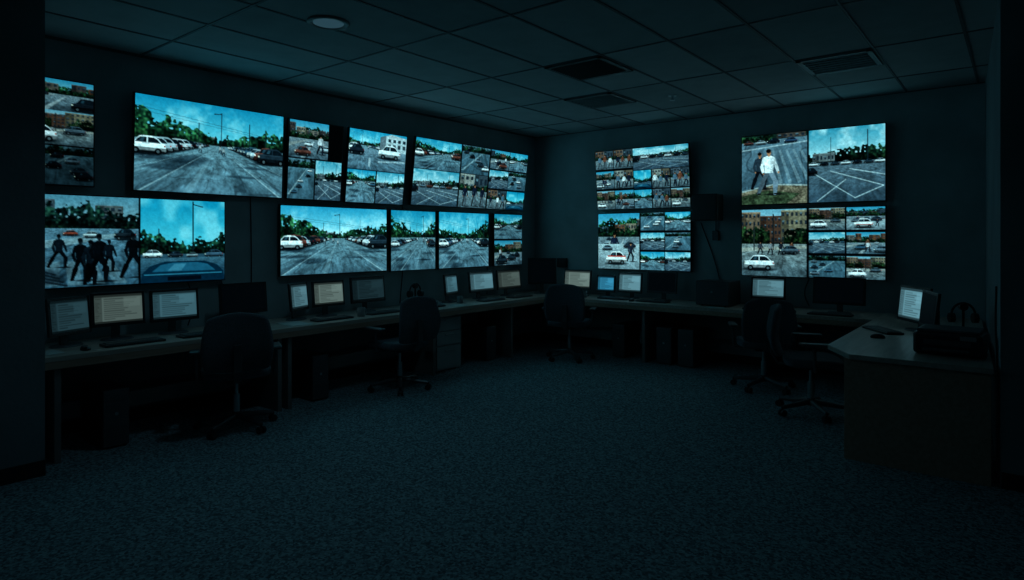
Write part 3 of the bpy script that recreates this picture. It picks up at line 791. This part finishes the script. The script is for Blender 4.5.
def phone(x, y, rz):
    e = empty('desk_phone', (x, y, DZ+.0005), rz)
    bm = bmesh.new()
    pts = [(-.09, -.1, 0), (.09, -.1, 0), (.09, .1, 0), (-.09, .1, 0), (-.09, -.1, .02), (.09, -.1, .02), (.09, .1, .08), (-.09, .1, .08)]
    v = [bm.verts.new(p) for p in pts]
    for f in ((0, 1, 2, 3), (4, 5, 6, 7), (0, 1, 5, 4), (1, 2, 6, 5), (2, 3, 7, 6), (3, 0, 4, 7)): bm.faces.new([v[i] for i in f])
    obj_from_bm('phone_base', bm, M_BLACK, e)
    bm = bmesh.new(); R = Matrix.Rotation(.29, 4, 'X')
    add_box(bm, (-.055, 0, .078), (.035, .16, .02), .006, R)
    add_box(bm, (-.055, -.075, .05), (.045, .045, .03), .008, R); add_box(bm, (-.055, .075, .092), (.045, .045, .03), .008, R)
    obj_from_bm('handset', bm, M_DARK, e)
    bm = bmesh.new()
    for i in range(3):
        for j in range(4): add_box(bm, (.0+.025*i, -.065+.025*j, .034+.0075*j), (.018, .016, .008), 0, R)
    add_box(bm, (.03, .062, .072), (.09, .04, .006), 0, R)
    obj_from_bm('keypad', bm, M_GREY, e)
phone(-5.40, 5.24, LW)

def headset(x, y, rz):
    e = empty('headset_stand', (x, y, DZ+.0005), rz)
    bm = bmesh.new(); add_cyl(bm, (0, 0, 0), (0, 0, .012), .07, seg=24); add_cyl(bm, (0, 0, .012), (0, 0, .25), .009); add_cyl(bm, (0, -.02, .25), (0, .02, .25), .03)
    obj_from_bm('stand', bm, M_BLACK, e)
    bm = bmesh.new(); N = 20; prev = None
    for k in range(N+1):
        a = math.pi*k/N; p = Vector((.085*math.cos(a), 0, .18+.10*math.sin(a)))
        if prev is not None: add_cyl(bm, prev, p, .009, seg=8)
        prev = p
    add_cyl(bm, (-.10, 0, .16), (-.065, 0, .16), .04, seg=20); add_cyl(bm, (.065, 0, .16), (.10, 0, .16), .04, seg=20)
    obj_from_bm('headphones', bm, M_BLACK, e)
headset(-.36, 6.30, .4); headset(-5.50, 5.03, LW)

e = empty('printer', (-.38, 5.40, DZ+.0005), -.06)
bm = bmesh.new(); add_box(bm, (0, 0, .08), (.40, .36, .15), .02); obj_from_bm('printer_body', bm, M_BLACK, e)
bm = bmesh.new(); add_box(bm, (0, .0, .165), (.36, .30, .022), .008); obj_from_bm('scanner_lid', bm, M_DARK, e)
bm = bmesh.new(); add_box(bm, (0, -.20, .045), (.26, .09, .012), .003); add_box(bm, (0, -.182, .09), (.27, .004, .035)); obj_from_bm('output_tray', bm, M_DARK, e)
bm = bmesh.new(); add_box(bm, (.12, -.183, .13), (.09, .006, .03)); obj_from_bm('control_panel', bm, M_GREY, e)
bm = bmesh.new(); add_box(bm, (0, 0, .003), (.30, .28, .008)); obj_from_bm('feet', bm, M_BLACK, e)

def mug(x, y):
    e = empty('coffee_mug', (x, y, DZ+.0005), random.random()*6)
    bm = bmesh.new(); N = 24
    prof = [(.0, 0), (.036, 0), (.040, .004), (.041, .09), (.037, .09), (.036, .01), (.0, .008)]
    rg = []
    for r_, z_ in prof:
        rg.append([bm.verts.new((max(r_, .0005)*math.cos(2*math.pi*k/N), max(r_, .0005)*math.sin(2*math.pi*k/N), z_)) for k in range(N)])
    for a, b in zip(rg, rg[1:]):
        for k in range(N): bm.faces.new((a[k], a[(k+1) % N], b[(k+1) % N], b[k]))
    obj_from_bm('mug_body', bm, M_GREY, e, smooth=True)
    bm = bmesh.new(); prev = None
    for k in range(9):
        a = -math.pi/2+math.pi*k/8; p = Vector((.038+.028*math.cos(a), 0, .046+.028*math.sin(a)))
        if prev is not None: add_cyl(bm, prev, p, .005, seg=8)
        prev = p
    obj_from_bm('mug_handle', bm, M_GREY, e)
mug(-5.30, 4.10); mug(-4.62, 7.30); mug(-5.42, 5.70)

# ------------------------------------------------------------------ chairs
def pad(name, W, D, curve, thick, m, parent, M, taper=0.0):
    bm = bmesh.new(); n = 10; g = []
    for j in range(n+1):
        row = []
        for i in range(n+1):
            u = -1+2*i/n; v = -1+2*j/n
            x = u*math.sqrt(1-.26*v*v)*W/2*(1-taper*(v+1)/2); y = v*math.sqrt(1-.26*u*u)*D/2
            row.append(bm.verts.new((x, y, curve(u, v))))
        g.append(row)
    for j in range(n):
        for i in range(n): bm.faces.new((g[j][i], g[j][i+1], g[j+1][i+1], g[j+1][i]))
    bmesh.ops.transform(bm, matrix=M, verts=bm.verts)
    o = obj_from_bm(name, bm, m, parent, smooth=True)
    s = o.modifiers.new('th', 'SOLIDIFY'); s.thickness = thick; s.offset = 0
    b = o.modifiers.new('sub', 'SUBSURF'); b.levels = 1; b.render_levels = 2
    return o
def chair(x, y, rz, top=.98, arms=True):
    e = empty('office_chair', (x, y, 0), rz)
    bm = bmesh.new()
    for k in range(5):
        a = 2*math.pi*k/5+.3; d = Vector((math.cos(a), math.sin(a), 0))
        add_cyl(bm, d*.03+Vector((0, 0, .105)), d*.30+Vector((0, 0, .075)), .026, .017, 10)
    add_cyl(bm, (0, 0, .08), (0, 0, .14), .045, .035, 20)
    obj_from_bm('star_base', bm, M_CHP, e)
    bm = bmesh.new()
    for k in range(5):
        a = 2*math.pi*k/5+.3; d = Vector((math.cos(a), math.sin(a), 0)); t = Vector((-d.y, d.x, 0)); p = d*.30
        add_cyl(bm, p+Vector((0, 0, .05)), p+Vector((0, 0, .08)), .010, seg=8)
        for sg in (-1, 1):
            add_cyl(bm, p+t*sg*.010+Vector((0, 0, .029)), p+t*sg*.028+Vector((0, 0, .029)), .0285, seg=16)
        add_cyl(bm, p-t*.012+Vector((0, 0, .029)), p+t*.012+Vector((0, 0, .029)), .010, seg=8)
    obj_from_bm('casters', bm, M_BLACK, e)
    bm = bmesh.new(); add_cyl(bm, (0, 0, .12), (0, 0, .28), .028, seg=20); add_cyl(bm, (0, 0, .28), (0, 0, .41), .016, seg=16)
    obj_from_bm('gas_lift', bm, M_METAL, e)
    bm = bmesh.new(); add_box(bm, (0, 0, .415), (.20, .26, .035), .008); add_cyl(bm, (.08, .02, .41), (.24, .04, .40), .007, seg=8)
    obj_from_bm('tilt_mechanism', bm, M_BLACK, e)
    pad('seat', .54, .50, lambda u, v: -.03*max(0, v-.5)**2*4+.012*u*u, .075, M_FAB, e, Matrix.Translation((0, .02, .465)))
    hb = top-.50
    B = Matrix.Translation((0, -.255, .50+hb/2)) @ Matrix.Rotation(math.radians(97), 4, 'X')
    pad('backrest', .54, hb, lambda u, v: .055*u*u+.035*math.cos((v+.3)*1.9), .045, M_FAB, e, B, .08)
    bm = bmesh.new()
    P = [Vector((0, -.10, .415)), Vector((0, -.27, .43)), Vector((0, -.325, .52)), Vector((0, -.325, .72))]
    for a, b in zip(P, P[1:]): add_box(bm, (a+b)/2, (.06, .018, (b-a).length+.015), .003, (b-a).to_track_quat('Z', 'Y').to_matrix().to_4x4())
    obj_from_bm('back_support', bm, M_CHP, e)
    if arms:
        bm = bmesh.new()
        for sg in (-1, 1):
            Q = [Vector((sg*.10, 0, .42)), Vector((sg*.29, 0, .425)), Vector((sg*.305, -.01, .64))]
            for a, b in zip(Q, Q[1:]): add_cyl(bm, a, b, .014, seg=10)
            add_cyl(bm, (sg*.29, 0, .425), (sg*.29, 0, .44), .016, seg=10)
            add_box(bm, (sg*.305, .0, .65), (.075, .26, .028), .012)
        obj_from_bm('armrests', bm, M_CHP, e)
    return e
chair(-4.98, 2.60, LW-.45, .97)
chair(-4.96, 4.32, LW-.05, .97)
chair(-4.50, 6.76, .40, .98)
chair(-2.06, 6.70, .45, .95)
chair(-1.44, 6.00, -LW+.35, .96)

# ------------------------------------------------------------------ cables
def cables(name, lines, r=.006):
    cu = bpy.data.curves.new(name, 'CURVE'); cu.dimensions = '3D'; cu.bevel_depth = r; cu.bevel_resolution = 2
    for pts in lines:
        s = cu.splines.new('BEZIER'); s.bezier_points.add(len(pts)-1)
        for bp, p in zip(s.bezier_points, pts):
            bp.co = p; bp.handle_left_type = bp.handle_right_type = 'AUTO'
    cu.materials.append(M_BLACK)
    o = bpy.data.objects.new(name, cu); COL.objects.link(o); return o
w = XL+.012
cables('power_cables', [[(w, 2.9, 1.17), (w, 2.95, 1.0), (w+.01, 2.86, .76)], [(w, 2.6, 1.16), (w, 2.66, .95), (w+.01, 2.6, .76)],
                        [(w, 3.2, 1.95), (w, 3.21, 1.3), (w+.01, 3.2, .76)], [(w, 5.15, 1.95), (w, 5.16, 1.3), (w+.01, 5.1, .76)],
                        [(w, 6.72, 1.7), (w, 6.72, 1.2), (w+.01, 6.7, .76)]])
cables('power_cable', [[(-3.2, YB-.012, 1.75), (-3.0, YB-.012, 1.2), (-2.9, YB-.02, .77)], [(-1.9, YB-.012, 1.09), (-1.95, YB-.012, .9), (-1.9, YB-.02, .76)]])
cables('wall_cable', [[(-.115, 4.93, 1.25), (-.118, 4.932, 1.0), (-.112, 4.88, .78), (-.108, 4.88, .5), (-.11, 4.90, .2)]])

# ------------------------------------------------------------------ camera
cam = bpy.data.cameras.new('camera'); co = bpy.data.objects.new('camera', cam); COL.objects.link(co)
co.location = (0, 0, 1.55); co.rotation_euler = (math.radians(90), 0, math.radians(38.84))
cam.sensor_width = 36; cam.lens = 631/1024*36; cam.shift_y = -52/1024; cam.clip_start = .05
scene.camera = co
wd = bpy.data.worlds.new('world'); scene.world = wd; wd.use_nodes = True
wd.node_tree.nodes['Background'].inputs[0].default_value = (.01, .02, .03, 1)
